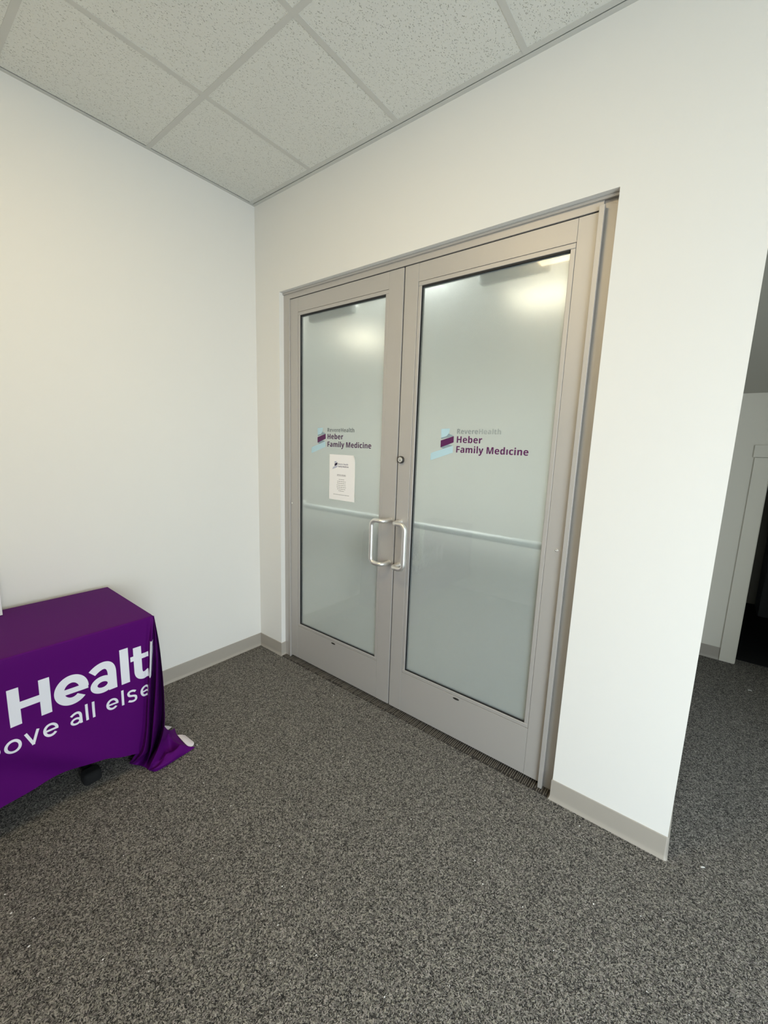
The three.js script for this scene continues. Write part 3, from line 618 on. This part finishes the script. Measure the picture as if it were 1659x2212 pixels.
  tag(mesh('cloth_lining', bend(FLAP), M.lining, clothGroup), 'white underside of the turned-over corner');
  tag(mesh('cloth_lining', bend(FLAP2), M.lining, clothGroup), 'white underside showing behind the fold');
  tag(mesh('cloth_lining', sheet([[[0.612, 0.138, 1.155], [0.612, 0.150, 1.12]], [[0.606, 0.112, 1.165], [0.606, 0.112, 1.118]]], [[[0, 0], [0, 0]], [[0, 0], [0, 0]]]), M.lining, clothGroup), 'pale underside of the hem');
}

// ------------------------------------------------------------------ white board standing on the table
{
  const b = group('display_board', [0.125, 0.745, 1.78]); tag(b, 'white board standing on the purple table, cut off by the left edge', 'board');
  mesh('board_panel', box(-0.012, 0.012, 0.002, 0.32, -0.319, 0.28, 0.002), M.white, b);
  for (const z of [-0.1, 0.1]) mesh('board_foot', box(-0.05, 0.05, 0.001, 0.012, z - 0.015, z + 0.015, 0.003), M.white, b);
}

// ------------------------------------------------------------------ cased opening and the nook at the end of the corridor
{
  const t = group('trim_3'); t.name = 'trim_3'; tag(t, 'flat cream casing around the low opening at the end of the corridor', null, null, 'structure');
  mesh('side_casing', box(2.80, 2.892, 0.001, 1.562, -2.2, -2.184, 0.003), M.casing, t);
  mesh('side_casing', box(3.193, 3.285, 0.001, 1.562, -2.2, -2.184, 0.003), M.casing, t);
  mesh('head_casing', box(2.79, 3.295, 1.564, 1.65, -2.2, -2.184, 0.003), M.casing, t);
  mesh('reveal', merge([box(2.885, 2.897, 0.001, 1.562, -2.32, -2.2), box(3.188, 3.2, 0.001, 1.562, -2.32, -2.2)]), M.casing, t);
}
{
  const c = group('storage_cabinet', [3.42, 0.006, -3.75]); tag(c, 'dark blue grey metal cabinet in the unlit nook beyond the opening', 'cabinet');
  mesh('cabinet_body', box(-0.31, 0.31, 0.0, 1.5, -0.2, 0.17, 0.004), M.cabinet, c);
  for (const s of [0, 1]) { const d = mesh('cabinet_door', box(-0.305 + s * 0.307, -0.002 + s * 0.307, 0.09, 1.49, 0.172, 0.192, 0.003), M.cabinet, c); mesh('door_handle', box(s ? 0.02 : -0.04, s ? 0.04 : -0.02, 0.75, 0.88, 0.192, 0.205, 0.003), M.dark, d); }
  mesh('plinth', box(-0.30, 0.30, 0.001, 0.085, 0.15, 0.165), M.black, c);
}

// ------------------------------------------------------------------ shop window on the right, outside the frame
{
  const w = group('window_1'); w.name = 'window_1'; tag(w, 'shop window right of the camera that lets the daylight in', null, null, 'structure');
  for (const z of [1.2, 2.18, 3.16, 4.14]) mesh('window_frame', box(5.66, 5.71, 0, 2.25, z, z + 0.06, 0.003), M.metal, w);
  for (const y of [0, 2.18]) mesh('window_frame', box(5.66, 5.71, y, y + 0.07, 1.26, 4.14, 0.003), M.metal, w);
  for (const z of [1.26, 2.24, 3.22]) mesh('window_pane', box(5.682, 5.688, 0.07, 2.18, z, z + 0.92), M.clear, w);
}
struct('ground_outside', box(5.8, 30, -0.25, -0.05, -14, 20), M.paving, 'pale concrete paving outside the shop window');

// ------------------------------------------------------------------ bits of litter on the carpet
{
  const bits = [
    [2.741, -0.058, 0.014, 0.6, 'curled white paper sliver on the carpet right of the wall end'],
    [2.966, -1.798, 0.022, 0.3, 'small pale scrap on the dark corridor carpet before the cased opening'],
    [1.083, 1.008, 0.006, 1.0, 'tiny white crumb on the carpet between table and doors, nearer the table'],
    [1.431, 0.931, 0.006, 2.0, 'tiny white crumb on the carpet in the middle of the floor'],
    [0.666, 0.862, 0.007, 1.4, 'white crumb on the carpet at the tip of the trailing purple cloth'],
  ];
  for (const [x, z, s, a, label] of bits) {
    const g = new THREE.BoxGeometry(s, 0.0012, s * 0.35, 8, 1, 2), p = g.attributes.position;
    for (let i = 0; i < p.count; i++) p.setY(i, p.getY(i) + 0.12 * s * (1 - (2 * p.getX(i) / s) ** 2));
    g.computeVertexNormals(); g.rotateY(a); g.translate(0, 0.0010, 0);
    const m = mesh('paper_scrap', g, M.white); m.position.set(x, 0, z); tag(m, label, 'scrap');
  }
  const fleck = new THREE.OctahedronGeometry(0.0021), n = 230, im = new THREE.InstancedMesh(fleck, M.white, n), q = new THREE.Matrix4();
  for (let i = 0; i < n; i++) {
    let x, z; do { x = 0.7 + rnd() * 2.6; z = 0.05 + rnd() * 1.6; } while (x < 0.75 && z > 0.8);
    const s = 0.5 + rnd() * rnd() * 1.3; q.makeScale(s, s * 0.6, s * (0.7 + rnd())); q.setPosition(x, 0.0009, z); im.setMatrixAt(i, q);
  }
  im.name = 'carpet_lint'; im.castShadow = im.receiveShadow = true; scene.add(im); tag(im, 'specks of white lint scattered over the carpet', 'lint', null, 'stuff');
}

scene.traverse((o) => { delete o.userData.names; });
renderer.render(scene, camera);
